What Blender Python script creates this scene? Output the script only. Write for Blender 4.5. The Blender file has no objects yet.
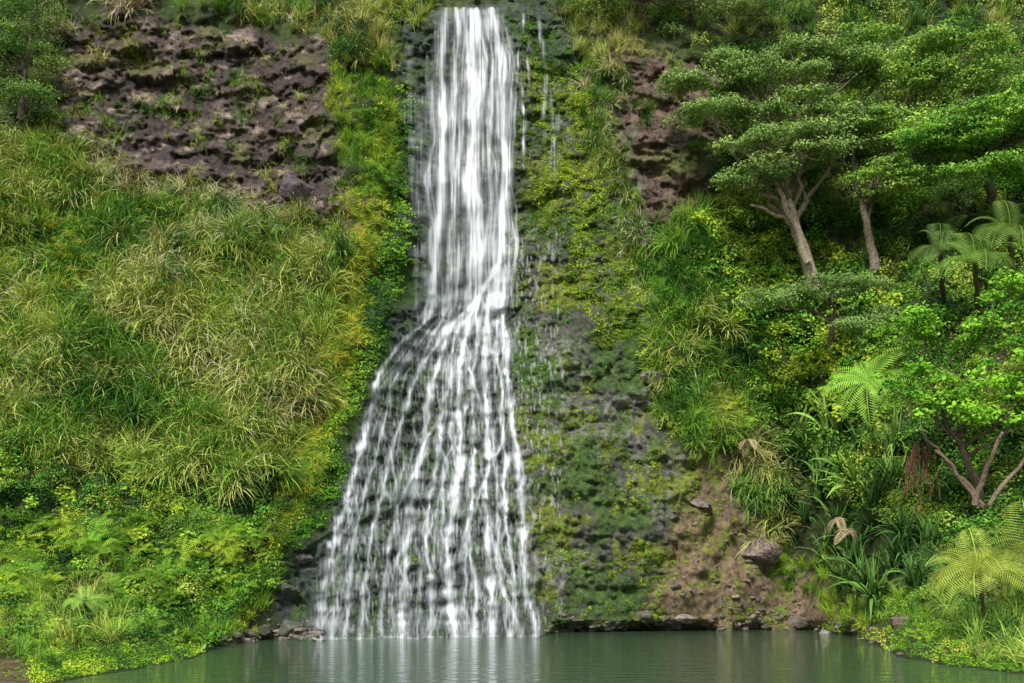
import bpy, math, numpy as np
from mathutils import Vector
rng = np.random.default_rng(11)
CAMH = 2.5

# ------------------------------------------------------------------ noise
def _h(ix, iy, iz, seed):
    n = (ix.astype(np.int64)*374761393 + iy.astype(np.int64)*668265263 + iz.astype(np.int64)*2147483647 + seed*974634777) & 0xffffffff
    n = ((n ^ (n >> 13)) * 1274126177) & 0xffffffff
    n = ((n ^ (n >> 16)) * 2246822519) & 0xffffffff
    n = n ^ (n >> 15)
    return (n & 0xffffff) / float(0xffffff)
def vnoise(x, y, z=0.0, seed=0):
    x = np.asarray(x, float); y = np.asarray(y, float); z = np.asarray(z, float)+x*0
    ix = np.floor(x); iy = np.floor(y); iz = np.floor(z)
    fx = x-ix; fy = y-iy; fz = z-iz
    fx = fx*fx*(3-2*fx); fy = fy*fy*(3-2*fy); fz = fz*fz*(3-2*fz)
    r = 0
    for a in (0, 1):
        for b in (0, 1):
            for c in (0, 1):
                w = (fx if a else 1-fx)*(fy if b else 1-fy)*(fz if c else 1-fz)
                r = r + w*_h(ix+a, iy+b, iz+c, seed)
    return r*2-1
def fbm(x, y, z=0.0, oct=4, seed=0):
    r = 0; a = 1; t = 0
    for o in range(oct):
        r = r + a*vnoise(np.asarray(x)*2**o, np.asarray(y)*2**o, np.asarray(z)*2**o, seed+o*17); t += a; a *= 0.5
    return r/t
def worley(x, y, seed=0):
    ix = np.floor(x); iy = np.floor(y); best = np.full(x.shape, 9.0); sec = best.copy(); cid = best.copy()
    for a in (-1, 0, 1):
        for b in (-1, 0, 1):
            cx = ix+a; cy = iy+b
            jx = cx+_h(cx, cy, cx*0, seed); jy = cy+_h(cx, cy, cx*0+1, seed)
            d = np.sqrt((x-jx)**2+(y-jy)**2)
            sec = np.minimum(sec, np.maximum(best, d)); cid = np.where(d < best, _h(cx, cy, cx*0+2, seed), cid); best = np.minimum(best, d)
    return best, sec, cid
def sstep(a, b, x):
    t = np.clip((x-a)/(b-a), 0, 1); return t*t*(3-2*t)
def polymask(px, py, poly, soft=10.0):
    px = np.asarray(px, float); py = np.asarray(py, float)
    inside = np.zeros(px.shape, bool); dist = np.full(px.shape, 1e9)
    n = len(poly)
    for i in range(n):
        x0, y0 = poly[i]; x1, y1 = poly[(i+1) % n]
        c = ((y0 > py) != (y1 > py)) & (px < (x1-x0)*(py-y0)/((y1-y0) if y1 != y0 else 1e-9)+x0)
        inside ^= c
        t = np.clip(((px-x0)*(x1-x0)+(py-y0)*(y1-y0))/max((x1-x0)**2+(y1-y0)**2, 1e-9), 0, 1)
        dist = np.minimum(dist, np.hypot(px-x0-t*(x1-x0), py-y0-t*(y1-y0)))
    sd = np.where(inside, dist, -dist)
    return sstep(-soft, soft, sd)

# ------------------------------------------------------------------ cliff face survey (bearing, rise -> distance)
cols = np.array([-500, 0, 120, 270, 340, 385, 430, 510, 560, 640, 700, 800, 900, 1024, 1524.])
rows = np.array([-300, 0, 150, 300, 450, 560, 620.])
tab = np.array([
 [78,60,56,50,43,38,34],[80,61,57,52,46,42,37],[81,62,58,53,48,44,41],[82,63,60,55,51,48,46],
 [82,62.5,58,55,52,50,48.5],[82,63,58.5,56,53.5,51,50],[82,62.5,60.5,59.2,55.2,52,50.6],[82,62.5,60.5,59.2,55.3,52,50.8],
 [82,63,60,57.6,55,53,52],[82,63,60,57,55,54,53.2],[83,64,60,57,55.5,54.3,54],[84,67,63,60,58,57,56.3],
 [84,67,61,56,51,46.5,42],[82,66,60,53,46,39,34],[76,62,54,46,38,32,29.]])
shx = np.array([-500, 0, 60, 150, 195, 215, 250, 310, 540, 560, 800, 850, 872, 900, 950, 1010, 1060, 1524.])
shy = np.array([700, 692, 682, 668, 658, 646, 641, 640.5, 636, 631, 629.5, 635, 645, 657, 667, 672, 678, 690.])
xs = np.concatenate([np.arange(-500, -60, 14), np.arange(-60, 1086, 1.6), np.arange(1092, 1525, 14)])
ys = np.concatenate([np.arange(-300, -50, 10), np.arange(-50, 722, 1.6)])
PX, PY = np.meshgrid(xs, ys)
rowsd = np.stack([np.interp(xs, cols, tab[:, r]) for r in range(len(rows))], 0)
sh = np.interp(xs, shx, shy)+fbm(xs/22., xs*0, 0, 3, 90)*2.2; ds = CAMH*1000/(sh-585)
D = np.zeros_like(PX)
for j in range(len(xs)):
    yy = np.concatenate([rows, [sh[j], 800]]); dd = np.concatenate([rowsd[:, j], [ds[j], ds[j]]])
    D[:, j] = np.interp(ys, yy, dd)
def blur(A, n):
    for _ in range(n):
        P = np.pad(A, 1, mode='edge')
        A = (P[:-2, 1:-1]+P[2:, 1:-1]+P[1:-1, :-2]+P[1:-1, 2:]+2*P[1:-1, 1:-1])/6
    return A
Db = blur(D, 60); D = np.where(PY > sh[None, :]-14, D, Db)
X0 = (PX-512)*D/1000; Z0 = CAMH+(585-PY)*D/1000

jx = PX+fbm(X0*0.5, Z0*0.5, 0, 5, 3)*34; jy = PY+fbm(X0*0.5, Z0*0.5, 5, 5, 5)*34
P_ROCKUL = [(50,12),(120,8),(190,18),(260,34),(352,48),(358,100),(350,150),(368,185),(378,240),(335,232),(285,230),(220,208),(120,198),(60,152)]
P_FALL = [(402,0),(560,0),(575,80),(560,180),(530,250),(540,300),(540,350),(530,420),(545,520),(560,645),(265,645),(280,580),(330,520),(350,440),(378,360),(405,310),(408,200),(400,80)]
P_MOSSR = [(520,60),(570,60),(610,110),(640,200),(660,330),(690,420),(700,470),(665,560),(650,640),(530,640),(520,500),(505,330),(510,250)]
P_ROCKR = [(592,40),(655,45),(705,75),(718,150),(702,215),(650,262),(618,170)]
P_SOIL = [(685,462),(735,445),(768,470),(765,530),(810,575),(850,600),(860,640),(640,640),(655,570),(668,520)]
P_GOLD = [(378,90),(398,110),(388,200),(376,260),(364,330),(340,420),(312,480),(288,540),(255,560),(290,470),(313,400),(322,320),(342,250),(362,170)]
P_DKG = [(398,110),(410,60),(413,200),(405,290),(385,350),(350,430),(330,500),(285,560),(310,480),(360,330),(385,200)]
m_rock = polymask(jx, jy, P_ROCKUL, 9); m_fall = polymask(jx, jy, P_FALL, 7)
m_moss = polymask(jx, jy, P_MOSSR, 10); m_rr = polymask(jx, jy, P_ROCKR, 9)
m_soil = polymask(jx, jy, P_SOIL, 7); m_gold = polymask(jx, jy, P_GOLD, 7); m_dkg = polymask(jx, jy, P_DKG, 6)
rocky = np.clip(m_rock+m_fall+m_moss+m_rr, 0, 1); m_e = np.clip(m_rock+m_rr, 0, 1)
wx = fbm(X0, Z0, 0, 4, 9)*.6; wz = fbm(X0, Z0, 3, 4, 8)*.6
w1, s1, c1 = worley(X0*0.75+wx, Z0*1.0+wz, 4)
w3, s3, c3 = worley(X0*1.9+wx*2, Z0*2.6+wz*2, 6)
w5, s5, c5 = worley(X0*4.0+wx*3, Z0*5.0+wz*3, 16)
block = (c1-.5)*.5+(c3-.5)*.26+(c5-.5)*.13-0.18*np.exp(-((s1-w1)/.07)**2)-0.06*np.exp(-((s3-w3)/.10)**2)
lump = (0.5-w1)*0.3+(0.5-w3)*0.2+(.5-w5)*.12
ridge = (1-np.abs(fbm(X0*0.6, Z0*0.9, 2, 5, 21))*2.4)
strata = fbm(X0*.4+wx*1.0, Z0*1.1+wz*1.2+X0*.12, 0, 6, 131)
disp = fbm(X0*0.16, Z0*0.16, 0, 3, 1)*1.1*np.clip((sh[None, :]-PY)/120, 0, 1)
disp += (1-rocky)*(fbm(X0*.45, Z0*.45, 0, 3, 33)*1.0+fbm(X0*1.2, Z0*1.2, 0, 4, 34)*.5)
disp += rocky*(fbm(X0*.3, Z0*.9, 0, 4, 31)*.5+.22*ridge+fbm(X0*1.0, Z0*1.4, 0, 6, 137)*.35)
disp += m_e*(block*.30+strata*.9+fbm(X0*1.1, Z0*1.3, 0, 6, 135)*.45+.16*(1-np.abs(fbm(X0*1.6+wx, Z0*1.3, 4, 5, 136))*3))+np.clip(m_fall*.9+m_moss*.7, 0, 1)*(1-m_e)*(block*.6+lump*.7)
disp += m_soil*(fbm(X0*1.5, Z0*1.5, 0, 4, 35)*.25)+rocky*fbm(X0*3, Z0*3.5, 0, 3, 41)*0.2
fade = np.where(PX > 860, np.clip((sh[None, :]-PY)/60, 0.12, 1), np.where(PX < 240, np.clip((sh[None, :]-PY)/60, 0.12, 1), 0.15+0.85*np.clip((sh[None, :]-PY)/50, 0, 1)))
D = D-disp*fade
def surf(px, py, off=0.0, grid=None):
    G = D if grid is None else grid
    px = np.asarray(px, float); py = np.asarray(py, float)
    i = np.clip(np.searchsorted(xs, px)-1, 0, len(xs)-2); j = np.clip(np.searchsorted(ys, py)-1, 0, len(ys)-2)
    tx = np.clip((px-xs[i])/(xs[i+1]-xs[i]), 0, 1); ty = np.clip((py-ys[j])/(ys[j+1]-ys[j]), 0, 1)
    d = (G[j, i]*(1-tx)*(1-ty)+G[j, i+1]*tx*(1-ty)+G[j+1, i]*(1-tx)*ty+G[j+1, i+1]*tx*ty)-off
    return np.stack([(px-512)*d/1000, d, CAMH+(585-py)*d/1000], -1)
def at(px, py, d):
    return np.array([(px-512)*d/1000, d, CAMH+(585-py)*d/1000])

# ------------------------------------------------------------------ materials
def newmat(name):
    m = bpy.data.materials.new(name); m.use_nodes = True
    nt = m.node_tree; nt.nodes.clear()
    return m, nt, nt.nodes, nt.links
def foliage_mat(name, rough=0.5, trans=0.0, spec=0.3):
    m, nt, N, L = newmat(name)
    out = N.new('ShaderNodeOutputMaterial'); a = N.new('ShaderNodeAttribute'); a.attribute_name = 'Col'
    p = N.new('ShaderNodeBsdfPrincipled'); p.inputs['Roughness'].default_value = rough; p.inputs['Specular IOR Level'].default_value = spec
    L.new(a.outputs['Color'], p.inputs['Base Color'])
    if trans:
        t = N.new('ShaderNodeBsdfTranslucent'); mx = N.new('ShaderNodeMixShader'); mx.inputs[0].default_value = trans
        L.new(a.outputs['Color'], t.inputs['Color']); L.new(p.outputs[0], mx.inputs[1]); L.new(t.outputs[0], mx.inputs[2]); L.new(mx.outputs[0], out.inputs['Surface'])
    else: L.new(p.outputs[0], out.inputs['Surface'])
    return m
def ground_mat(name, rough=0.8, bump=0.6, scale=1.0):
    m, nt, N, L = newmat(name)
    out = N.new('ShaderNodeOutputMaterial'); a = N.new('ShaderNodeAttribute'); a.attribute_name = 'Col'
    tc = N.new('ShaderNodeTexCoord')
    n1 = N.new('ShaderNodeTexNoise'); n1.inputs['Scale'].default_value = 2.6*scale; n1.inputs['Detail'].default_value = 8; n1.inputs['Roughness'].default_value = 0.78
    L.new(tc.outputs['Object'], n1.inputs['Vector'])
    mr = N.new('ShaderNodeMapRange'); mr.inputs['From Min'].default_value = 0.34; mr.inputs['From Max'].default_value = 0.68; mr.inputs['To Min'].default_value = 0.2; mr.inputs['To Max'].default_value = 2.1
    L.new(n1.outputs['Fac'], mr.inputs['Value'])
    hs = N.new('ShaderNodeHueSaturation'); L.new(a.outputs['Color'], hs.inputs['Color']); L.new(mr.outputs[0], hs.inputs['Value'])
    p = N.new('ShaderNodeBsdfPrincipled'); p.inputs['Roughness'].default_value = rough; p.inputs['Specular IOR Level'].default_value = .3
    L.new(hs.outputs[0], p.inputs['Base Color'])
    b = N.new('ShaderNodeBump'); b.inputs['Strength'].default_value = bump; b.inputs['Distance'].default_value = 0.4
    L.new(n1.outputs['Fac'], b.inputs['Height']); L.new(b.outputs[0], p.inputs['Normal']); L.new(p.outputs[0], out.inputs['Surface'])
    return m
M_CLIFF = ground_mat('wet_rock_and_earth', 0.55, 0.9)
M_ROCK = ground_mat('boulder_rock', 0.8, 0.6, 1.5)
M_GRASS = foliage_mat('grass_blades', 0.6, 0.0, .12)
M_LEAF = foliage_mat('leaves', 0.5, 0.22, 0.16)
M_MOSS = foliage_mat('moss_fronds', 0.8, 0.0, 0.1)
M_BARK = ground_mat('bark', 0.85, 0.5, 4)

# ------------------------------------------------------------------ mesh building
class MB:
    def __init__(s): s.v = []; s.f = []; s.c = []; s.n = 0
    def add(s, v, f, c):
        v = np.asarray(v, np.float32).reshape(-1, 3); c = np.asarray(c, np.float32)
        if c.ndim == 1: c = np.tile(c, (len(v), 1))
        s.v.append(v); s.f.append(np.asarray(f, np.int32).reshape(-1, 4)+s.n); s.c.append(c); s.n += len(v)
    def build(s, name, mat, parent=None, smooth=False):
        v = np.concatenate(s.v); f = np.concatenate(s.f); c = np.concatenate(s.c)
        if c.shape[1] == 3: c = np.concatenate([np.clip(c, 0, .85), np.ones((len(c), 1), np.float32)], 1)
        me = bpy.data.meshes.new(name); me.vertices.add(len(v)); me.vertices.foreach_set('co', v.ravel())
        me.loops.add(f.size); me.loops.foreach_set('vertex_index', f.ravel())
        me.polygons.add(len(f)); me.polygons.foreach_set('loop_start', np.arange(0, f.size, 4, dtype=np.int32))
        me.polygons.foreach_set('loop_total', np.full(len(f), 4, np.int32))
        me.polygons.foreach_set('use_smooth', np.full(len(f), smooth))
        at_ = me.color_attributes.new('Col', 'FLOAT_COLOR', 'POINT')
        at_.data.foreach_set('color', c.astype(np.float32).ravel())
        me.update(calc_edges=True); me.materials.append(mat)
        o = bpy.data.objects.new(name, me); bpy.context.scene.collection.objects.link(o)
        if parent: o.parent = parent
        return o
def empty(name):
    e = bpy.data.objects.new(name, None); bpy.context.scene.collection.objects.link(e); return e
def nrm(a): return a/np.maximum(np.linalg.norm(a, axis=-1, keepdims=True), 1e-9)
FM = np.array([2.0, 2.08, 1.5])
def place(mb, tmpls, P, scale, tint, up=(0, -0.35, 0.94), upj=0.2):
    N = len(P)
    if N == 0: return
    P = np.asarray(P); pick = rng.integers(0, len(tmpls), N)
    up = np.asarray(up, float)
    for k, (tv, tf, tcc) in enumerate(tmpls):
        I = np.where(pick == k)[0]; n = len(I)
        if n == 0: continue
        z = nrm(up+rng.normal(0, upj, (n, 3))); a = rng.uniform(0, 2*np.pi, n)
        h = np.stack([np.cos(a), np.sin(a), np.zeros(n)], -1); x = nrm(np.cross(h, z)); y = np.cross(z, x)
        V = P[I][:, None, :]+scale[I][:, None, None]*(tv[None, :, 0:1]*x[:, None]+tv[None, :, 1:2]*y[:, None]+tv[None, :, 2:3]*z[:, None])
        F = tf[None]+(np.arange(n)*len(tv))[:, None, None]
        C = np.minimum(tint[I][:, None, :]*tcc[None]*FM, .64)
        mb.add(V.reshape(-1, 3), F.reshape(-1, 4), C.reshape(-1, 3))

def t_grass(nb=26, w=0.03, L=(0.6, 1.1), el=(50, 85), droop=1.0, cv=0.25, seg=5, tan=0.2):
    v = []; f = []; c = []
    lean = rng.uniform(0, 2*np.pi)
    for b in range(nb):
        a = rng.uniform(0, 2*np.pi) if rng.random() < .6 else lean+rng.normal(0, .5); e = math.radians(rng.uniform(*el)); ln = rng.uniform(*L)
        p = np.array([rng.normal(0, .09), rng.normal(0, .09), 0]); d = np.array([math.cos(a)*math.cos(e), math.sin(a)*math.cos(e), math.sin(e)])
        side = nrm(np.cross(d, [0, 0, 1.])+rng.normal(0, .25, 3)); ww = w*rng.uniform(.5, 1.3); dr = droop*rng.uniform(.3, 1.3)
        col = np.ones(3)*rng.uniform(1-cv, 1+cv)
        if rng.random() < tan: col = col*np.array([1.55, 1.22, 1.5])
        base = len(v)
        for s in range(seg+1):
            t = s/seg; hw = ww*0.5*(1-t**2.0)+0.002
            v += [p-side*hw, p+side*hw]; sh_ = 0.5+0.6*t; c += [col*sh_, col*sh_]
            d = nrm(d+np.array([0, 0, -dr*0.28*(0.4+t)*5/seg])); p = p+d*ln/seg
        for s in range(seg):
            k = base+2*s; f.append([k, k+1, k+3, k+2])
    return np.array(v), np.array(f), np.array(c)
def leafquads(P, Nn, size, asp=0.5, cv=0.3):
    n = len(P); Nn = nrm(Nn); r = nrm(rng.normal(0, 1, (n, 3))); u = nrm(np.cross(Nn, r)); w = np.cross(Nn, u)
    s = size*rng.uniform(.6, 1.3, n)[:, None]
    V = np.stack([P-u*s*.5, P-w*s*asp*.5+Nn*s*.08, P+u*s*.5, P+w*s*asp*.5+Nn*s*.08], 1)
    F = np.arange(4*n).reshape(n, 4); C = np.repeat(rng.uniform(1-cv, 1+cv, (n, 1))*np.ones((1, 3)), 4, 0)
    return V.reshape(-1, 3), F, C
def t_shrub(n=150, size=0.16, asp=0.5, flat=0.8, inner=0.45, lobes=6):
    cc = nrm(rng.normal(0, 1, (lobes, 3)))*0.6; cc[:, 2] = np.abs(cc[:, 2])*flat; lr = rng.uniform(.28, .6, lobes)
    k = rng.integers(0, lobes, n); d = nrm(rng.normal(0, 1, (n, 3))); rr = rng.uniform(inner, 1.1, n)[:, None]**0.6
    P = cc[k]+d*rr*lr[k][:, None]*np.array([1, 1, flat])
    v, f, c = leafquads(P, d*0.8+np.array([0, -0.0, 0.7])+rng.normal(0, .4, (n, 3)), size, asp, .4)
    lc = rng.uniform(.75, 1.2, lobes)[k]; c = c*np.repeat(lc, 4)[:, None]
    return v, f, c
def t_tuft(n=28, size=0.3):
    d = nrm(rng.normal(0, 1, (n, 3))); d[:, 2] = np.abs(d[:, 2]); P = d*rng.uniform(.3, 1, n)[:, None]*np.array([1, 1, .5])
    return leafquads(P, d+rng.normal(0, .4, (n, 3)), size, .6)
def t_fern(nf=10, nl=14, L=1.0, el=(25, 60), lw=0.26, droop=0.18, asp=0.22):
    v = []; f = []; c = []
    for k in range(nf):
        a = 2*np.pi*k/nf+rng.uniform(-.25, .25); e = math.radians(rng.uniform(*el)); ln = L*rng.uniform(.8, 1.1)
        p = np.zeros(3); d = np.array([math.cos(a)*math.cos(e), math.sin(a)*math.cos(e), math.sin(e)]); col = np.ones(3)*rng.uniform(.8, 1.2)
        for s in range(nl):
            t = (s+1)/nl; side = nrm(np.cross(d, [0, 0, 1.])); up_ = np.cross(side, d)
            l = lw*ln*(math.sin(math.pi*min(1, .12+t*.88))**.7+.05); st = ln/nl
            for sg in (-1, 1):
                tip = p+(side*sg*.93+d*.38-up_*.18)*l
                b = len(v); ws = d*st*asp*2.0
                v += [p-ws*.5, (p+tip)/2-ws*.55, tip, (p+tip)/2+ws*.55]; c += [col*.85, col, col*1.15, col]; f.append([b, b+1, b+2, b+3])
            b = len(v); v += [p-side*.008, p+side*.008, p+d*st+side*.006, p+d*st-side*.006]; c += [col*.9]*4; f.append([b, b+1, b+2, b+3])
            p = p+d*st; d = nrm(d+np.array([0, 0, -droop*(.3+t)]))
    return np.array(v), np.array(f), np.array(c)
def tube(mb, pts, rad, col, sides=7):
    pts = np.asarray(pts, float); n = len(pts); T = nrm(np.gradient(pts, axis=0)); ref = np.array([.3, .9, .1])
    u = nrm(np.cross(T, ref)); w = np.cross(T, u); a = np.linspace(0, 2*np.pi, sides, endpoint=False)
    V = pts[:, None]+np.asarray(rad)[:, None, None]*(np.cos(a)[None, :, None]*u[:, None]+np.sin(a)[None, :, None]*w[:, None])
    f = []
    for i in range(n-1):
        for s in range(sides):
            q = (s+1) % sides; f.append([i*sides+s, i*sides+q, (i+1)*sides+q, (i+1)*sides+s])
    mb.add(V.reshape(-1, 3), f, np.asarray(col, float))
def curve(a, b, n=8, sag=0.0, wob=0.15):
    a = np.asarray(a, float); b = np.asarray(b, float); t = np.linspace(0, 1, n)[:, None]; L = np.linalg.norm(b-a)
    p = a+(b-a)*t; p[:, 2] += (np.sin(np.pi*t[:, 0])*sag*L)
    p[1:-1] += rng.normal(0, wob*L/n, (n-2, 3)); return p

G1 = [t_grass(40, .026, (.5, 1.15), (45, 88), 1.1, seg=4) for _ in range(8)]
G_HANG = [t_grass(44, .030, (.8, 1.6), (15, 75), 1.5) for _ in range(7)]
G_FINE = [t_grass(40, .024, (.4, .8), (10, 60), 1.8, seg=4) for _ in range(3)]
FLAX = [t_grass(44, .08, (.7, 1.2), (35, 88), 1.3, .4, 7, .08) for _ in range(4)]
SH = [t_shrub(260, .15) for _ in range(7)]
SH_BIG = [t_shrub(120, .28, .6) for _ in range(5)]
TU = [t_tuft() for _ in range(4)]
FERN = [t_fern() for _ in range(3)]

def sample(poly, n, soft=6, thr=None, seed=0):
    xs_ = [p[0] for p in poly]; ys_ = [p[1] for p in poly]; ox = []; oy = []; tot = 0
    for _ in range(60):
        x = rng.uniform(min(xs_), max(xs_), n*2); y = rng.uniform(min(ys_), max(ys_), n*2)
        k = polymask(x+fbm(x/40, y/40, 0, 3, 99)*18, y+fbm(x/40, y/40, 7, 3, 99)*18, poly, soft) > rng.random(n*2)
        k &= y < np.interp(x, shx, shy)-2
        if thr is not None: k &= fbm(x/28., y/28., 0, 3, seed) > thr
        ox.append(x[k]); oy.append(y[k]); tot += k.sum()
        if tot >= n: break
    return np.concatenate(ox)[:n], np.concatenate(oy)[:n]
def palette(x, y, cols_, sc=45., seed=0, jit=.3):
    cols_ = np.asarray(cols_, float); t = np.clip((fbm(x/sc, y/sc, 0, 3, seed)*1.5+.5+rng.normal(0, .22, len(x))), 0, .9999)*(len(cols_)-1)
    i = np.floor(t).astype(int); f = (t-i)[:, None]; c = cols_[i]*(1-f)+cols_[np.minimum(i+1, len(cols_)-1)]*f
    return c*rng.uniform(1-jit, 1+jit, (len(x), 1))
def zone(mb, poly, n, tm, s, cols_, off=0.0, thr=None, seed=0, up=(0, -.35, .94), upj=.2, soft=6, sc=45.):
    x, y = sample(poly, n, soft, thr, seed)
    place(mb, tm, surf(x, y, off), rng.uniform(s[0], s[1], len(x)), palette(x, y, cols_, sc, seed+5), up, upj)

GR = [(.035, .095, .016), (.07, .16, .022), (.12, .21, .032), (.185, .235, .05), (.26, .265, .10)]
GR_DRY = [(.13, .18, .035), (.24, .24, .085), (.33, .30, .175), (.37, .34, .235)]
LEAFG = [(.016, .045, .010), (.038, .105, .014), (.075, .165, .02), (.13, .22, .03)]
LIME = [(.055, .13, .015), (.13, .225, .02), (.21, .295, .03)]
DARK = [(.013, .038, .012), (.026, .065, .018), (.05, .10, .03)]
GOLD = [(.09, .14, .015), (.17, .195, .02), (.25, .24, .03)]
OLIVE = [(.045, .085, .025), (.09, .145, .040), (.15, .195, .062)]
MIXG = [(.012, .035, .010), (.033, .095, .015), (.085, .145, .03), (.045, .14, .02), (.115, .21, .026), (.19, .25, .05)]

# ------------------------------------------------------------------ cliff mesh
def lerpc(C, col, m): return C*(1-m[..., None])+np.asarray(col)*m[..., None]
C = np.tile(np.array([.045, .065, .018]), PX.shape+(1,))
nz = fbm(X0*.5, Z0*.5, 0, 4, 51); nz2 = fbm(X0*1.6, Z0*1.6, 0, 4, 61); nz3 = fbm(X0*.25, Z0*.8, 0, 4, 71)
C = lerpc(C, (.11, .14, .035), sstep(-.1, .5, nz)*.6)
C = lerpc(C, (.078, .058, .052), m_rock)
C = lerpc(C, (.16, .12, .10), m_rock*sstep(.0, .45, strata+.4*nz2)*.7)
C = lerpc(C, (.42, .33, .27), m_rock*sstep(.22, .42, fbm(X0*1.1, Z0*1.9, 0, 4, 91))*.7)
C = lerpc(C, (.15, .16, .05), m_rock*sstep(.15, .45, nz)*.75)
C = lerpc(C, (.15, .102, .078), m_rr*.92)
C = lerpc(C, (.26, .185, .14), m_rr*sstep(.1, .5, nz2)*.7)
C = lerpc(C, (.14, .17, .04), m_rr*sstep(.1, .4, nz)*.7)
C = lerpc(C, (.065, .085, .068), m_fall)
C = lerpc(C, (.12, .15, .122), m_fall*sstep(-.1, .5, nz3+.3*nz2)*.7)
C = lerpc(C, (.065, .13, .03), m_fall*sstep(.0, .35, nz2)*.8)
C = lerpc(C, (.10, .105, .08), m_moss)
C = lerpc(C, (.24, .24, .205), m_moss*sstep(.0, .35, nz3+.25*nz2)*.7)
C = lerpc(C, (.19, .225, .025), m_moss*sstep(.02, .3, nz+.35*nz2)*.85)
C = lerpc(C, (.07, .135, .02), m_moss*sstep(.05, .35, -nz+.3*nz2)*.8)
C = lerpc(C, (.23, .165, .10), m_soil*.95)
C = lerpc(C, (.17, .21, .03), m_soil*sstep(.05, .35, nz2+.4*nz)*.8)
C = lerpc(C, (.19, .20, .03), m_gold*.8)
C = lerpc(C, (.05, .11, .02), m_dkg*.8)
C = lerpc(C, (.19, .125, .075), polymask(jx, jy, [(-200,655),(40,652),(52,676),(0,700),(-200,700)], 5)*.9)
crack = np.clip(np.exp(-((s1-w1)/.08)**2)+.6*np.exp(-((s3-w3)/.1)**2), 0, 1)*rocky*(1-.6*m_e); C = C*(1-.3*crack[..., None])
wet = np.clip(1-(sh[None, :]-PY)/5, 0, 1)*(PY < sh[None, :]+30); C = C*(1-.3*wet[..., None])
mb = MB(); P3 = np.stack([(PX-512)*D/1000, D, CAMH+(585-PY)*D/1000], -1)
ny, nx = PX.shape; idx = np.arange(ny*nx).reshape(ny, nx)
F = np.stack([idx[:-1, :-1], idx[1:, :-1], idx[1:, 1:], idx[:-1, 1:]], -1).reshape(-1, 4)
mb.add(P3.reshape(-1, 3), F, C.reshape(-1, 3)); mb.build('cliff', M_CLIFF, smooth=True)

# ------------------------------------------------------------------ vegetation masses
g = MB()
SL = [(-140,130),(60,140),(130,195),(230,212),(300,230),(345,238),(350,255),(330,330),(312,420),(285,480),(230,500),(100,470),(-140,450)]
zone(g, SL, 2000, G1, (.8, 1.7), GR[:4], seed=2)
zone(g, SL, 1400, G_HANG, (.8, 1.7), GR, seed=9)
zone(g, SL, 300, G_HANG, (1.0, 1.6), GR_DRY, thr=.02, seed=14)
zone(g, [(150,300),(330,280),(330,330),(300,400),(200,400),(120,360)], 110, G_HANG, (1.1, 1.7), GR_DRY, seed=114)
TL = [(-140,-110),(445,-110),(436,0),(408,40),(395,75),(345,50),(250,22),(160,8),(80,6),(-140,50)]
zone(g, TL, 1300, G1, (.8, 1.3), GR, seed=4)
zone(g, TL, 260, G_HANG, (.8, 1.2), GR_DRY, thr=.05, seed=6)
zone(g, [(120,-10),(158,-10),(160,14),(120,14)], 20, G_HANG, (1.1, 1.5), [(.32, .25, .20), (.35, .30, .25)])
zone(g, P_ROCKUL, 210, G_HANG, (.3, .85), GR, thr=.1, seed=8)
zone(g, P_ROCKUL, 170, G_FINE, (.5, 1.0), GR_DRY, seed=88)
zone(g, [(50,120),(130,165),(250,205),(350,232),(320,245),(200,230),(50,180)], 150, G_HANG, (.6, 1.1), GR_DRY, seed=8)
zone(g, [(325,45),(390,60),(396,120),(378,180),(348,190),(330,120)], 210, G1, (.5, 1.0), [(.05, .12, .015)]+LIME, seed=3, sc=22)
K = [(545,-20),(640,30),(625,80),(615,130),(655,250),(640,265),(605,180),(585,100)]
zone(g, K, 240, G1, (.6, 1.1), GR, seed=12); zone(g, K, 80, G_HANG, (.6, 1.1), GR_DRY, seed=13)
zone(g, P_ROCKR, 75, G_HANG, (.4, .8), GR, thr=.0, seed=8)
LZ = [(640,245),(720,200),(745,330),(770,420),(740,455),(690,460),(655,420),(640,320)]
zone(g, LZ, 380, G1, (.7, 1.4), GR[:4], seed=15)
zone(g, LZ, 180, G_HANG, (.7, 1.4), GR, seed=16)
zone(g, [(720,440),(770,430),(790,500),(780,545),(745,530),(735,480)], 80, G_HANG, (.9, 1.5), [(.08, .16, .04), (.17, .23, .06), (.28, .28, .12)], seed=17)
zone(g, [(515,-110),(1180,-110),(1180,30),(760,40),(640,35),(560,10),(515,0)], 850, G1, (.8, 1.5), GR, seed=18)
zone(g, [(925,560),(1000,540),(1180,500),(1180,685),(1010,668),(950,640)], 480, G1, (.6, 1.2), [(.05, .12, .02), (.12, .21, .04), (.20, .26, .06)], seed=19)
zone(g, [(780,540),(830,560),(870,600),(930,600),(940,630),(870,625),(800,600),(765,570)], 170, G1, (.4, .9), [(.04, .1, .015)]+LIME, seed=19)
zone(g, [(30,590),(110,580),(130,640),(60,650)], 60, G1, (.7, 1.2), GR[2:], seed=20)
zone(g, [(-60,620),(60,630),(60,660),(-60,672)], 70, G1, (.4, .8), GR[1:], seed=20)
zone(g, [(170,620),(275,560),(285,600),(250,635),(180,645)], 110, G1, (.5, .9), LIME, seed=20)
g.build('tall_grass', M_GRASS)

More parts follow.
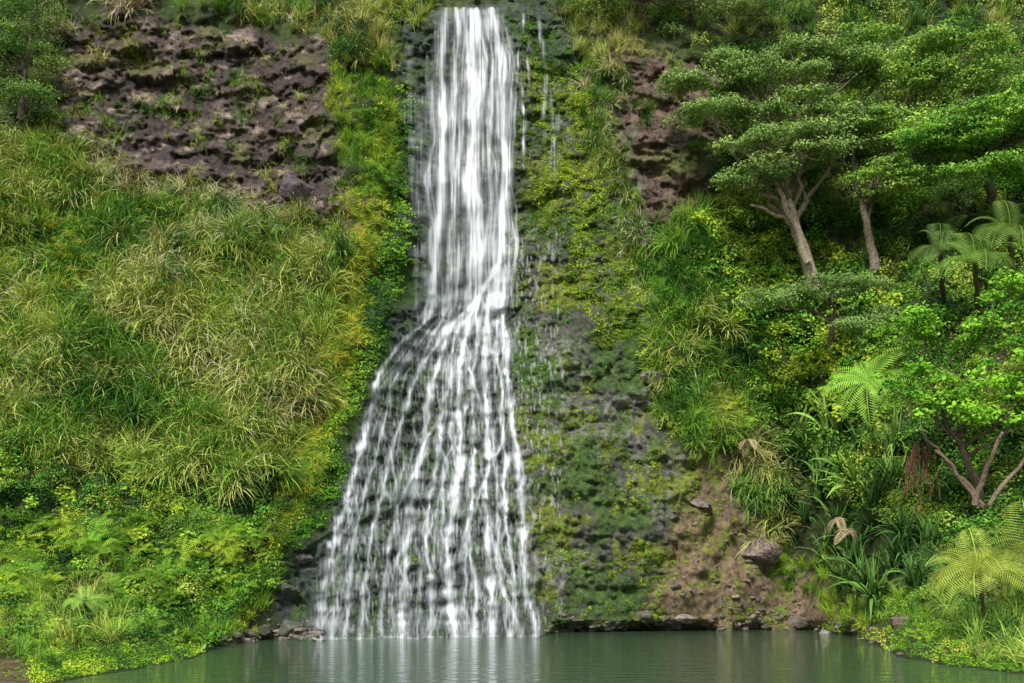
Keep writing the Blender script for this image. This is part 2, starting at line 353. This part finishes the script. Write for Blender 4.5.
f = MB()
zone(f, P_GOLD, 620, G_FINE, (.5, 1.1), GOLD+[(.09, .18, .02)], seed=22, up=(0, -.9, .3), soft=7, sc=25)
zone(f, P_GOLD, 500, TU, (.2, .4), LIME[:2]+GOLD, seed=23, soft=7, sc=20)
zone(f, P_DKG, 1300, TU, (.18, .45), LEAFG, seed=24)
zone(f, P_MOSSR, 2600, TU, (.07, .25), [(.07, .12, .015), (.12, .165, .02), (.19, .21, .025)], thr=.08, seed=25, up=(0, -.8, .6))
zone(f, P_MOSSR, 1300, TU, (.1, .28), LEAFG, thr=.0, seed=26, up=(0, -.8, .6))
UPR = [(520,20),(570,50),(612,120),(640,230),(650,330),(600,350),(560,250),(530,230),(545,150)]
zone(f, UPR, 2000, TU, (.12, .38), [(.03, .07, .012), (.08, .14, .015), (.17, .22, .02)], seed=27, up=(0, -.8, .6))
zone(f, [(515,10),(560,30),(570,150),(540,240),(515,200)], 600, TU, (.1, .25), DARK[1:]+LIME[:1], seed=28, up=(0, -.8, .6))
zone(f, P_FALL, 2600, TU, (.06, .16), [(.03, .07, .015), (.06, .12, .02), (.11, .17, .02)], thr=.03, seed=29, up=(0, -.8, .6))
zone(f, P_SOIL, 700, TU, (.06, .22), GOLD[:2]+LIME[:2], thr=.05, seed=30)
BL = [(20,655),(60,635),(200,628),(215,648),(190,662),(120,672),(50,683)]
zone(f, BL, 1400, TU, (.1, .28), [(.05, .1, .02)]+LIME, seed=31, sc=18)
zone(f, [(-60,640),(60,640),(60,690),(-60,690)], 200, TU, (.06, .16), LIME[:2]+GOLD[:1], seed=31, sc=18)
BR = [(862,632),(930,618),(1010,640),(1180,650),(1180,690),(1010,674),(950,668),(890,655)]
zone(f, BR, 1500, TU, (.1, .24), LIME[:2]+[(.24, .25, .05)], seed=32, sc=18)
zone(f, [(540,612),(860,600),(870,636),(545,634)], 420, TU, (.08, .2), LIME[:2]+GOLD[:1], thr=.02, seed=39)
f.build('moss', M_MOSS)

s = MB()
LB = [(-140,420),(60,440),(150,470),(250,480),(292,500),(275,560),(262,600),(215,632),(-140,655)]
zone(s, LB, 640, SH, (.35, 1.0), MIXG, seed=33, sc=22)
zone(s, LB, 170, SH_BIG, (.5, .9), LEAFG[1:]+LIME[1:], seed=34, sc=22)
zone(s, SL, 330, SH, (.35, .9), LEAFG, thr=.08, seed=35)
zone(s, SL, 140, SH, (.4, .9), DARK, thr=.15, seed=235)
zone(s, SL, 60, SH, (.3, .6), OLIVE[1:]+[(.25, .25, .03)], seed=135)
zone(s, [(-140,-80),(55,-40),(75,50),(62,110),(55,140),(-140,145)], 260, SH, (.7, 1.1), DARK[1:]+OLIVE, seed=36)
zone(s, [(325,10),(372,10),(378,55),(335,60)], 30, SH, (.5, .9), DARK, off=.4, seed=37)
zone(s, [(335,60),(385,70),(390,170),(355,170)], 60, SH, (.3, .7), LEAFG[1:]+LIME[1:], seed=37, sc=22)
zone(s, [(270,255),(335,245),(330,320),(290,310)], 40, SH, (.5, 1.), LEAFG[:3], off=.2, seed=38)
zone(s, [(45,225),(85,215),(90,290),(50,300)], 22, SH, (.25, .5), [(.34, .28, .02), (.27, .25, .03)], off=.9, seed=38)
zone(s, TL, 170, SH, (.4, .8), OLIVE, seed=40)
TR = [(515,-110),(1180,-110),(1180,80),(720,75),(690,50),(600,22),(540,8)]
zone(s, TR, 860, SH, (.5, 1.2), DARK[1:]+OLIVE+[(.2, .25, .06)], seed=41, sc=30)
zone(s, LZ, 190, SH, (.4, .9), MIXG, seed=42)
RB = [(715,60),(1180,20),(1180,560),(1010,560),(900,520),(790,470),(755,420),(735,320),(712,230),(705,150)]
zone(s, RB, 2000, SH, (.6, 1.3), MIXG, off=.2, seed=43, sc=26)
zone(s, [(680,210),(800,220),(900,300),(900,420),(770,420),(735,330)], 260, SH_BIG, (.6, 1.0), LEAFG[1:]+LIME[2:], off=.5, seed=44, sc=26)
zone(s, [(880,440),(1180,430),(1180,600),(960,600),(900,560)], 220, SH, (.6, 1.0), DARK, off=.1, seed=45)
zone(s, [(870,585),(940,590),(950,620),(880,622)], 22, SH, (.3, .6), LEAFG[1:], off=.1, seed=45)
s.build('shrubbery', M_LEAF)

fe = MB()
zone(fe, [(-60,520),(120,510),(260,520),(270,560),(230,610),(100,640),(-60,640)], 150, FERN, (.6, 1.4), LEAFG[2:]+LIME, off=.3, seed=46, sc=25)
zone(fe, SL, 50, FERN, (.6, 1.1), LEAFG[1:], off=.4, seed=146, sc=25)
zone(fe, [(690,400),(760,400),(760,440),(700,450)], 18, FERN, (.6, 1.0), LIME, off=.2, seed=47)
fe.build('fern_bed', M_LEAF)

def flax_group(pts, name, s, cols_):
    for (x, y) in pts:
        m = MB(); P = surf(np.array([x]), np.array([y]), .3)
        place(m, [FLAX[rng.integers(0, 4)]], P, np.array([rng.uniform(*s)]), palette(np.array([float(x)]), np.array([float(y)]), cols_, seed=7), upj=.12)
        m.build(name, M_GRASS)
FX = [(800,440),(830,432),(862,450),(895,450),(790,480),(822,480),(858,490),(892,490),(920,500),(805,520),(838,525),(872,530),(905,540),(930,545),(825,560),(858,568),(890,575),(915,585),(780,455),(845,590),(875,600),(810,455),(845,470),(880,510),(820,500),(850,550),(785,505),(835,545),(900,560),(865,585)]
flax_group(FX, 'flax_plant', (1.6, 2.6), [(.03, .07, .02), (.065, .125, .03), (.12, .19, .05)])
flax_group([(700,395),(692,372),(330,270),(345,255),(300,280),(262,262),(240,330),(90,350),(180,250),(130,420)], 'flax_plant', (1.1, 1.6), [(.04, .10, .03), (.09, .16, .05)])

# ------------------------------------------------------------------ trees
def tree(name, base, trunk_top, clumps, leafcol, bark=(.16, .13, .10), r0=.28, nsub=28, nleaf=250, lsize=.2, sub=(.55, 1.1), flat=.45, stems=None, asp=.5, topshare=.75):
    e = empty(name); tb = MB(); lf = MB(); base = np.asarray(base, float); top = np.asarray(trunk_top, float)
    tr = curve(base, top, 9, 0, .12); tube(tb, tr, np.linspace(r0, r0*.55, 9), bark)
    bk2 = tuple(np.array(bark)*.55)
    for st in (stems or []):
        c_ = curve(st[0], st[1], 8, .04, .15); tube(tb, c_, np.linspace(st[2], st[2]*.45, 8), bark)
    for (c, r) in clumps:
        c = np.asarray(c, float); r = np.asarray(r, float)
        start = tr[rng.integers(6, 9)]; lm = c+np.array([0, r[1]*.3, -r[2]*.35]); limb = curve(start, lm, 8, .08, .3)
        tube(tb, limb, np.linspace(r0*.42, r0*.12, 8), bk2, 6)
        n = max(5, int(nsub*r[0]*r[1]/4)); d = nrm(rng.normal(0, 1, (n, 3))); d[:, 2] = np.where(rng.random(n) < topshare, np.abs(d[:, 2]), d[:, 2]*.6)
        S = c+d*r*rng.uniform(.6, 1.15, (n, 1))
        for k in range(n):
            if k % 2 == 0: tube(tb, curve(limb[rng.integers(4, 8)], S[k]-[0, 0, .15], 5, .06, .3), np.linspace(r0*.1, .015, 5), bk2, 4)
            R = rng.uniform(*sub); m = int(nleaf*R*R); dd = nrm(rng.normal(0, 1, (m, 3))); dd[:, 2] = np.abs(dd[:, 2])*1.1-.25
            q = S[k]+dd*np.array([R, R, R*flat])*rng.uniform(.35, 1.2, (m, 1))
            v, f_, cc = leafquads(q, dd*.5+np.array([0, -.35, .75])+rng.normal(0, .5, (m, 3)), lsize, asp, .4)
            t = rng.random(); lc = np.asarray(leafcol[0])*(1-t)+np.asarray(leafcol[1])*t
            lf.add(v, f_, cc*lc*FM*rng.uniform(.7, 1.2))
    tb.build('trunk_and_branches', M_BARK, e, True); lf.build('foliage', M_LEAF, e)
    return e
def cl(px, py, rxp, ryp, d, rz=None):
    r = d/1000; return (at(px, py, d), (rxp*r, rxp*r*.6, ryp*r))
PO = [(.065, .115, .035), (.165, .225, .08)]
b0 = surf(816., 290., 1.2)
tree('pohutukawa_tree', b0, at(788, 200, 57), [cl(770,88,52,20,57), cl(830,76,50,22,58), cl(715,118,42,16,56), cl(690,92,28,14,57), cl(785,150,58,20,55), cl(745,178,40,14,55), cl(850,138,36,20,56), cl(740,68,36,12,58), cl(810,112,46,16,56), cl(800,62,44,12,58)], PO, r0=.42, bark=(.42, .33, .24), stems=[(at(808,262,57), at(778,188,56), .26), (at(795,225,57), at(750,205,56), .14)])
tree('pohutukawa_tree', surf(875., 270., 1.0), at(862, 205, 56), [cl(880,185,48,20,55), cl(905,85,50,24,58), cl(950,60,56,24,58), cl(860,50,38,18,59), cl(1000,90,40,24,57), cl(900,130,44,18,56)], [(.065, .135, .025), (.165, .24, .055)], r0=.3, bark=(.26, .20, .15))
tree('pohutukawa_tree', surf(990., 200., 1.0), at(985, 150, 54), [cl(960,140,55,22,54), cl(1020,130,55,26,53), cl(1075,100,55,28,54), cl(915,150,32,16,54), cl(990,175,40,16,53)], [(.05, .13, .02), (.14, .24, .04)], r0=.3)
tree('pohutukawa_tree', surf(830., 345., 1.0), at(835, 310, 55), [cl(830,290,44,16,54), cl(780,300,36,16,54), cl(865,325,36,16,52)], [(.07, .12, .04), (.13, .20, .07)], r0=.2, bark=(.25, .16, .15), lsize=.16)
tree('karaka_tree', surf(985., 505., .6), at(960, 440, 43), [cl(915,395,42,38,43), cl(955,345,48,40,44), cl(1005,340,44,40,43), cl(985,400,48,34,42), cl(1060,380,50,50,41), cl(905,335,30,24,44), cl(1030,300,44,26,45), cl(950,420,40,24,42), cl(1020,425,34,20,42)],
     [(.045, .13, .015), (.15, .29, .025)], r0=.2, bark=(.22, .16, .11), nsub=26, nleaf=210, lsize=.22, sub=(.45, .8), flat=.7, asp=.6, topshare=.7,
     stems=[(at(975,505,43), at(1003,432,42), .15), (at(985,508,43), at(935,450,43), .13), (at(978,508,43), at(922,430,43), .09), (at(990,505,42.5), at(1040,440,42), .12)])
tree('manuka_tree', surf(640., 20., .8), at(640, 0, 61), [cl(640,-8,40,16,61), cl(600,-24,34,16,62), cl(700,8,44,18,62), cl(770,5,44,16,63)], [(.09, .14, .05), (.16, .20, .07)], r0=.18, lsize=.14)
tree('manuka_tree', surf(20., 120., .8), at(25, 70, 58), [cl(12,60,42,28,57.5), cl(-50,30,50,30,58), cl(28,100,32,18,57), cl(26,15,38,20,59)], [(.06, .12, .035), (.13, .19, .05)], r0=.2, lsize=.14)

FR = [t_fern(13, 22, 1.0, (15, 45), .2, .12, .3) for _ in range(2)]
PALM = [t_fern(15, 26, 1.0, (20, 80), .34, .13, .16) for _ in range(2)]
def frond_tree(name, px, py, d, sc, pal, base_py, tm, up=(0, -.3, .95), r=.12):
    e = empty(name); tb = MB(); lf = MB(); top = at(px, py, d); bs = surf(float(px+4), float(base_py), .2)
    tube(tb, curve(bs, top, 8, 0, .08), np.linspace(r*1.2, r, 8), (.12, .08, .05), 8)
    place(lf, tm, top[None], np.array([sc]), np.array([pal]), up, .05)
    tb.build('trunk', M_BARK, e, True); lf.build('fronds', M_LEAF, e)
frond_tree('tree_fern', 868, 380, 45, 2.6, (.13, .24, .04), 420, FR, (-.45, -.6, .75))
frond_tree('nikau_palm', 975, 262, 49, 2.8, (.10, .165, .04), 320, PALM)
frond_tree('nikau_palm', 1010, 235, 50, 2.8, (.09, .14, .04), 300, PALM)
frond_tree('nikau_palm', 940, 250, 51, 2.2, (.08, .13, .04), 300, PALM)
frond_tree('nikau_palm', 980, 572, 34, 2.2, (.20, .23, .05), 625, PALM, (-.3, -.2, .95), .06)
frond_tree('nikau_palm', 1035, 560, 34, 2.5, (.17, .21, .05), 610, PALM, (-.2, -.2, .95), .08)
frond_tree('tree_fern', 85, 600, 39, 1.3, (.13, .22, .05), 612, FR)

rt = MB()
for i in range(26):
    x = rng.normal(918, 9); y0 = rng.uniform(440, 462); a = at(x, y0, 43.6+rng.uniform(-.3, .3)); b = at(x+rng.uniform(-9, 9), y0+rng.uniform(20, 55), 43.6)
    tube(rt, curve(a, b, 5, 0, .2), np.full(5, .018), (.16, .06, .045), 4)
rt.build('aerial_roots', M_BARK)
df = MB(); DEAD = [t_fern(5, 16, 1.0, (-10, 20), .2, .25, .3)]
for (x, y) in [(838, 518), (850, 530), (748, 440)]:
    place(df, DEAD, surf(np.array([float(x)]), np.array([float(y)]), 1.6), np.array([1.3]), np.array([[.24, .18, .14]]))
df.build('dead_fronds', M_GRASS)

# ------------------------------------------------------------------ boulders
def rock_mesh(mb, c, r, col, sub=10, seed=0):
    n = sub; th = np.linspace(0, np.pi, n+1); ph = np.linspace(0, 2*np.pi, 2*n, endpoint=False); T, Pp = np.meshgrid(th, ph, indexing='ij')
    d = np.stack([np.sin(T)*np.cos(Pp), np.sin(T)*np.sin(Pp), np.cos(T)], -1)
    rs = np.random.default_rng(seed+500); k = np.full(T.shape, 1.25)
    for _ in range(11):
        nn = nrm(rs.normal(0, 1, 3)); h = rs.uniform(.6, .95); dt = (d*nn).sum(-1); k = np.where(dt > 1e-3, np.minimum(k, h/np.maximum(dt, 1e-3)), k)
    k = k*(1+.10*fbm(d[..., 0]*2.5+seed*7.3, d[..., 1]*2.5, d[..., 2]*2.5, 4, 5))
    V = np.asarray(c)+d*k[..., None]*np.asarray(r); V = V.reshape(-1, 3); m = 2*n; f_ = []
    for i in range(n):
        for j in range(m): f_.append([i*m+j, (i+1)*m+j, (i+1)*m+(j+1) % m, i*m+(j+1) % m])
    mb.add(V, f_, np.asarray(col, float))
for i, (x, y, w, h, col) in enumerate([(763,553,22,13,(.20,.155,.13)), (297,190,20,15,(.11,.09,.095)), (797,622,14,8,(.14,.11,.09)), (905,622,15,8,(.16,.12,.09)), (828,634,11,4,(.28,.27,.23)), (648,243,8,7,(.1,.08,.07)), (655,378,14,9,(.2,.18,.13)), (290,628,12,8,(.1,.1,.08)), (262,632,10,7,(.09,.09,.07)), (285,590,13,9,(.1,.1,.085)), (300,560,11,7,(.11,.11,.09))]):
    m = MB(); p = surf(float(x), float(y), .1); k = p[1]/1000; rock_mesh(m, p, (w*k, w*k*.8, h*k), col, 16, i); m.build('boulder', M_ROCK)
st = MB()
for i in range(480):
    z_ = rng.random()
    if z_ < .55: x = rng.choice([570, 620, 670, 735, 800, 850])+rng.normal(0, 24); y = np.interp(x, shx, shy)-abs(rng.normal(0, 8))
    elif z_ < .72: x = rng.uniform(215, 320); y = np.interp(x, shx, shy)-abs(rng.normal(0, 9))
    else: x = rng.uniform(670, 800); y = rng.uniform(500, 620)
    if x < 545 and x > 320: continue
    p = surf(float(x), float(y), .0); w = .05*np.exp(rng.normal(.6, .65)); c0 = rng.uniform(.08, .22); rock_mesh(st, p, (w*rng.uniform(.8, 1.5), w, w*.6), (c0*1.15, c0*.97, c0*.8), 6, i)
st.build('shore_stones', M_ROCK)

# ------------------------------------------------------------------ waterfall
Dw = blur(D, 8); Dup = blur(D, 120)
up_m = 1-sstep(270, 330, PY)
Dwater = (np.minimum(Dw, D+.1)-.14)*(1-up_m)+(Dup-.75)*up_m
wf = MB()
WC = np.array([.72, .76, .79, 1])
eL = lambda y: np.interp(y, [0, 8, 60, 150, 250, 305, 340, 370, 420, 480, 560, 640], [438, 436, 427, 424, 422, 418, 398, 381, 362, 345, 322, 306])
eR = lambda y: np.interp(y, [0, 8, 60, 150, 250, 305, 340, 420, 480, 560, 640], [496, 500, 513, 512, 513, 508, 503, 515, 524, 528, 544])
gx = np.arange(294, 568, .7); gy = np.concatenate([np.arange(7, 640, 1.6), [643.]]); GX, GY = np.meshgrid(gx, gy)
T1 = np.ones_like(GX)
EG = fbm(GY/26., GY*0+1.5, 0, 4, 88)*5
sx = (GX+EG-eL(GY))/(eR(GY)-eL(GY))
endy = 296+16*fbm(GX/14., GX*0, 0, 3, 44)
upw = (GY < endy+24)*(1-sstep(0, 24, GY-endy))*sstep(6, 10, GY+2*fbm(GX/4, GX*0, 0, 2, 5))
inb = sstep(-.08, .08, sx)*(1-sstep(.92, 1.08, sx))
fine = np.clip(.5+.5*fbm(GX/1.4, GY/38., 0, 3, 61)*1.9, 0, 1); fine2 = .5+.5*fbm(GX/6., GY/50., 3, 3, 62)*1.7
veil = np.clip(.75*(fine2-.48)*fine, 0, .35)+.03
T1 *= 1-veil*upw*inb
cols_u = [(.07, 2.0, [(8,.0),(100,.12),(160,.35),(300,.3)]), (.18, 3.4, [(8,.15),(90,.4),(115,1.0),(230,.75),(300,.7)]), (.30, 2.4, [(8,.55),(60,.4),(150,.2),(300,.4)]),
          (.41, 1.8, [(8,.35),(100,.25),(140,.65),(220,.2),(300,.35)]), (.53, 4.4, [(8,.8),(60,1.15),(135,.95),(150,.45),(220,.75),(300,.4)]), (.64, 2.4, [(8,.75),(120,.35),(160,.5),(300,.65)]),
          (.77, 1.6, [(8,.3),(80,.4),(200,.25),(300,.35)]), (.89, 3.2, [(8,.4),(40,.35),(60,.75),(120,.4),(180,.85),(270,.6)]), (.98, 1.4, [(8,.0),(60,.25),(200,.3),(270,.4)])]
for i, (s0, sg, st_) in enumerate(cols_u):
    for sub_ in range(4):
        so = s0+rng.normal(0, .022)
        cen = eL(GY)+(eR(GY)-eL(GY))*(so+.08*fbm(GY/60., GY*0+i*7.7, 0, 4, 5)+.03*fbm(GY/30., GY*0+i*7.7+sub_*2.1, 0, 3, 6))
        sgm = sg*.5*(.5+.9*np.abs(fbm(GY/25., GY*0+i*3.1+sub_*.7, 0, 3, 8))*1.8)
        am_ = np.interp(GY, [q[0] for q in st_], [q[1] for q in st_])*np.clip(.8+1.0*fbm(GY/22., GY*0+i*5+sub_*1.7, 0, 3, 71), .05, 1.2)
        T1 *= 1-np.clip(am_*.78*(np.exp(-((GX-cen)/sgm)**2/2)+.18*np.exp(-((GX-cen)/sgm/2.8)**2/2))*(.25+.95*fine), 0, .9)*upw
for (xc, a_, b_, sg, am) in [(520, 10, 175, 1.2, .5), (527, 30, 110, 1.0, .22), (541, 14, 150, 1.4, .18), (549, 60, 180, 1.4, .10), (410, 40, 290, 3.5, .14), (417, 90, 300, 2.8, .18), (556, 90, 200, 2, .08)]:
    cen = xc+6*fbm(GY/30., GY*0+xc, 0, 4, 5)+(GY-a_)*.03
    w_ = sstep(a_, a_+12, GY)*(1-sstep(b_-40, b_, GY))
    T1 *= 1-np.clip(am*w_*np.exp(-((GX-cen)/sg)**2/2)*(.0+1.6*fine)*np.clip(.7+1.6*fbm(GY/9., GY*0+xc, 0, 3, 7), 0, 1.3), 0, .9)
MAIN = [
 ([(432,318),(400,345),(380,372),(374,400),(362,440),(352,480),(338,530),(326,580),(315,643)], 1.0, 1.8),
 ([(436,320),(412,352),(395,378),(385,420),(372,470),(360,520),(345,560),(338,600),(330,643)], .6, 1.3),
 ([(445,318),(425,350),(415,380),(398,430),(385,480),(372,540),(365,590),(360,643)], .65, 1.5),
 ([(455,315),(440,350),(430,390),(425,430),(415,480),(408,540),(402,590),(401,643)], 1.0, 2.2),
 ([(465,310),(455,345),(448,390),(440,440),(432,490),(425,545),(432,600),(428,643)], .65, 1.4),
 ([(470,312),(462,350),(458,400),(462,450),(455,500),(445,550),(452,600),(456,643)], 1.0, 2.1),
 ([(480,300),(478,340),(470,390),(476,440),(470,500),(468,550),(478,600),(476,643)], .7, 1.4),
 ([(490,285),(486,330),(484,380),(490,430),(485,490),(488,540),(492,600),(490,643)], 1.0, 2.1),
 ([(500,270),(496,320),(498,370),(505,430),(505,490),(510,545),(514,600),(512,643)], .7, 1.4),
 ([(505,262),(504,320),(508,380),(515,440),(522,500),(522,560),(530,600),(538,643)], 1.0, 1.9),
 ([(507,256),(494,272),(482,290),(466,312),(446,332),(430,352),(412,384),(404,420)], .9, 1.6),
 ([(500,262),(486,284),(474,306),(462,330)], .8, 1.6), ([(436,290),(427,302),(423,314),(430,328)], .95, 1.3), ([(434,288),(443,300),(445,314),(434,330)], .85, 1.2),
 ([(458,330),(466,352),(474,378),(482,402),(486,430)], .5, 1.2), ([(448,390),(440,412),(428,440),(414,470),(402,500),(392,540),(384,580),(380,643)], .6, 1.3),
 ([(470,390),(460,420),(452,445),(444,470),(444,510),(438,560)], .45, 1.1), ([(505,430),(498,455),(486,480),(474,510),(464,540),(466,580),(464,643)], .5, 1.2), ([(374,400),(380,425),(388,450),(396,490),(396,550)], .4, 1.0),
 ([(415,480),(420,505),(428,520),(436,548)], .4, 1.0), ([(352,480),(358,505),(354,545),(350,590),(346,643)], .45, 1.1), ([(488,500),(492,530),(496,560),(502,590),(526,643)], .45, 1.2)]
paths = []
for (pts, am, sg) in MAIN:
    pts = np.array(pts, float); y = np.arange(pts[0, 1], pts[-1, 1], 2.0); t = np.interp(y, pts[:, 1], pts[:, 0])
    t = np.convolve(np.pad(t, 5, mode='edge'), np.ones(11)/11, 'valid'); paths.append((y, t, am, sg, pts[-1, 1] > 640))
KS = 26
for c in range(52):
    ya = rng.uniform(310, 600) if c > 12 else 285+abs(rng.normal(0, 20)); yb = 643 if rng.random() < .3 else min(643, ya+rng.uniform(25, 100)); y = np.arange(ya, yb+2, 2.0)
    k = rng.uniform(0, KS); s_ = np.full(len(y), k, float)+fbm(y/40., y*0+c*9.1, 0, 2, 33)*1.6
    s_ = s_/KS; tg = np.interp(y, [255, 310, 380], [.5, .25, 0]); X = eL(y)+(eR(y)-eL(y))*s_; X = X*(1-tg)+466*tg
    paths.append((y, X, rng.uniform(.12, .42), rng.uniform(.5, 1.1), yb > 640))
for c, (y, X, amp, sg0, tobase) in enumerate(paths):
    X = X+fbm(y/22., y*0+c*5.5, 0, 5, 15)*4.2
    env = np.clip((y-y[0])/10, 0, 1)*(1 if tobase else np.clip((y[-1]-y)/20, 0, 1))
    lo_a = .45 if amp > .85 else .12
    A = amp*env*np.clip(.9+1.0*fbm(y/14., y*0+c*2.7, 0, 3, 29), lo_a, 1.15)
    sg = sg0*(.5+1.2*np.abs(fbm(y/16., y*0+c*2.2, 0, 3, 19))*1.8)*np.interp(y, [260, 420, 600, 643], [1.0, .9, 1.1, 1.6])
    Xi = np.interp(gy, y, X); Ai = np.interp(gy, y, A, left=0, right=A[-1] if tobase else 0); Si = np.interp(gy, y, sg)
    dx = (GX-Xi[:, None])/Si[:, None]
    ribs = np.clip(.7+.8*fbm(GX/1.3, GY/11., c*3.1, 3, 31), 0, 1.3)
    spray = np.clip(fbm(GX/1.5, GY/7., c*1.1, 3, 131)+.1, 0, 1)
    T1 *= 1-np.clip(Ai[:, None]*(np.exp(-dx**2/2)*ribs+.45*np.exp(-(dx/2.6)**2/2)*spray), 0, .95)
low_in = sstep(-.02, .04, sx)*(1-sstep(.97, 1.02, sx))*sstep(295, 330, GY)
T1 *= 1-np.clip(low_in*(.0+.34*np.clip(fbm(GX/1.8, GY/9., 9, 4, 63)-.05, 0, 1)*1.6), 0, .35)
film = polymask(GX, GY, [(505,240),(560,235),(566,400),(560,620),(545,630),(520,400)], 8)
T1 *= 1-np.clip(film*np.clip(fbm(GX/1.8, GY/6., 2, 4, 73)-.2, 0, 1)*.9, 0, .2)
foam = np.exp(-((GY-641)/2.5)**2)*low_in*np.clip(.5+fbm(GX/6, GY*0, 0, 3, 81)*1.3, 0, 1); T1 *= 1-.6*foam
A_ = 1-T1; P = surf(GX, GY, 0, Dwater); P[-1, :, 2] = np.minimum(P[-1, :, 2], -.03)
ny, nx = GX.shape; idx = np.arange(ny*nx).reshape(ny, nx)
F = np.stack([idx[:-1, :-1], idx[1:, :-1], idx[1:, 1:], idx[:-1, 1:]], -1).reshape(-1, 4)
keep = A_.ravel()[F].max(1) > .025; F = F[keep]
Cw = np.concatenate([np.tile(WC[:3], (ny*nx, 1)), A_.reshape(-1, 1)], 1)
used = np.zeros(ny*nx, bool); used[F.ravel()] = True; remap = np.cumsum(used)-1
wf.add(P.reshape(-1, 3)[used], remap[F], Cw[used])
m, nt, N, L = newmat('white_water'); out = N.new('ShaderNodeOutputMaterial'); p = N.new('ShaderNodeBsdfPrincipled'); a = N.new('ShaderNodeAttribute'); a.attribute_name = 'Col'
L.new(a.outputs['Color'], p.inputs['Base Color']); p.inputs['Roughness'].default_value = .4
tr_ = N.new('ShaderNodeBsdfTransparent'); mx = N.new('ShaderNodeMixShader')
L.new(a.outputs['Alpha'], mx.inputs[0]); L.new(tr_.outputs[0], mx.inputs[1]); L.new(p.outputs[0], mx.inputs[2]); L.new(mx.outputs[0], out.inputs['Surface'])
wf.build('waterfall', m, smooth=True)

# ------------------------------------------------------------------ pool and ground
def sheet(name, x0, x1, y0, y1, z, mat):
    me = bpy.data.meshes.new(name); me.from_pydata([(x0, y0, z), (x1, y0, z), (x1, y1, z), (x0, y1, z)], [], [(0, 1, 2, 3)]); me.materials.append(mat)
    o = bpy.data.objects.new(name, me); bpy.context.scene.collection.objects.link(o); return o
m, nt, N, L = newmat('pool_water'); out = N.new('ShaderNodeOutputMaterial'); p = N.new('ShaderNodeBsdfPrincipled')
p.inputs['Base Color'].default_value = (.05, .092, .05, 1); p.inputs['Roughness'].default_value = .03; p.inputs['IOR'].default_value = 1.33
tc = N.new('ShaderNodeTexCoord'); mp = N.new('ShaderNodeMapping'); mp.inputs['Scale'].default_value = (.55, 1.1, 1); n1 = N.new('ShaderNodeTexNoise'); n1.inputs['Scale'].default_value = 1.5; n1.inputs['Detail'].default_value = 5; n1.inputs['Roughness'].default_value = .55
L.new(tc.outputs['Object'], mp.inputs[0]); L.new(mp.outputs[0], n1.inputs['Vector']); b = N.new('ShaderNodeBump'); b.inputs['Strength'].default_value = 1; b.inputs['Distance'].default_value = .07
L.new(n1.outputs['Fac'], b.inputs['Height']); L.new(b.outputs[0], p.inputs['Normal']); L.new(p.outputs[0], out.inputs['Surface'])
sheet('pool_water', -45, 50, 6, 75, 0, m)
m, nt, N, L = newmat('earth'); out = N.new('ShaderNodeOutputMaterial'); p = N.new('ShaderNodeBsdfPrincipled'); n1 = N.new('ShaderNodeTexNoise'); n1.inputs['Scale'].default_value = .6; cr = N.new('ShaderNodeValToRGB')
cr.color_ramp.elements[0].color = (.05, .06, .025, 1); cr.color_ramp.elements[1].color = (.12, .11, .06, 1); tc = N.new('ShaderNodeTexCoord'); L.new(tc.outputs['Object'], n1.inputs['Vector'])
L.new(n1.outputs['Fac'], cr.inputs[0]); L.new(cr.outputs[0], p.inputs['Base Color']); p.inputs['Roughness'].default_value = .9; L.new(p.outputs[0], out.inputs['Surface'])
sheet('ground', -1500, 1500, -1500, 1500, -.9, m)

# ------------------------------------------------------------------ light, world, camera
EL, AZ = 46, 205
sd = np.array([math.sin(math.radians(AZ))*math.cos(math.radians(EL)), math.cos(math.radians(AZ))*math.cos(math.radians(EL)), math.sin(math.radians(EL))])
ld = bpy.data.lights.new('sun', 'SUN'); ld.energy = 5.0; ld.angle = math.radians(11); ld.color = (1, .97, .92)
lo = bpy.data.objects.new('sun', ld); bpy.context.scene.collection.objects.link(lo); lo.rotation_euler = Vector(sd).to_track_quat('Z', 'Y').to_euler()
w = bpy.data.worlds.new('World'); bpy.context.scene.world = w; w.use_nodes = True; N = w.node_tree.nodes; L = w.node_tree.links; N.clear()
out = N.new('ShaderNodeOutputWorld'); bg = N.new('ShaderNodeBackground'); sk = N.new('ShaderNodeTexSky'); sk.sky_type = 'NISHITA'; sk.sun_disc = False
sk.sun_elevation = math.radians(EL); sk.sun_rotation = math.radians(AZ); hs = N.new('ShaderNodeHueSaturation'); hs.inputs['Saturation'].default_value = .35
L.new(sk.outputs[0], hs.inputs['Color']); L.new(hs.outputs[0], bg.inputs['Color']); bg.inputs['Strength'].default_value = .13; L.new(bg.outputs[0], out.inputs['Surface'])
cd = bpy.data.cameras.new('camera'); cd.sensor_width = 36; cd.lens = 1000/1024*36; cd.shift_y = (585-341.5)/1024; cd.clip_end = 4000
co = bpy.data.objects.new('camera', cd); co.location = (0, 0, CAMH); co.rotation_euler = (math.pi/2, 0, 0); bpy.context.scene.collection.objects.link(co)
sc = bpy.context.scene; sc.camera = co
sc.view_settings.view_transform = 'Standard'; sc.view_settings.look = 'None'; sc.view_settings.exposure = 0
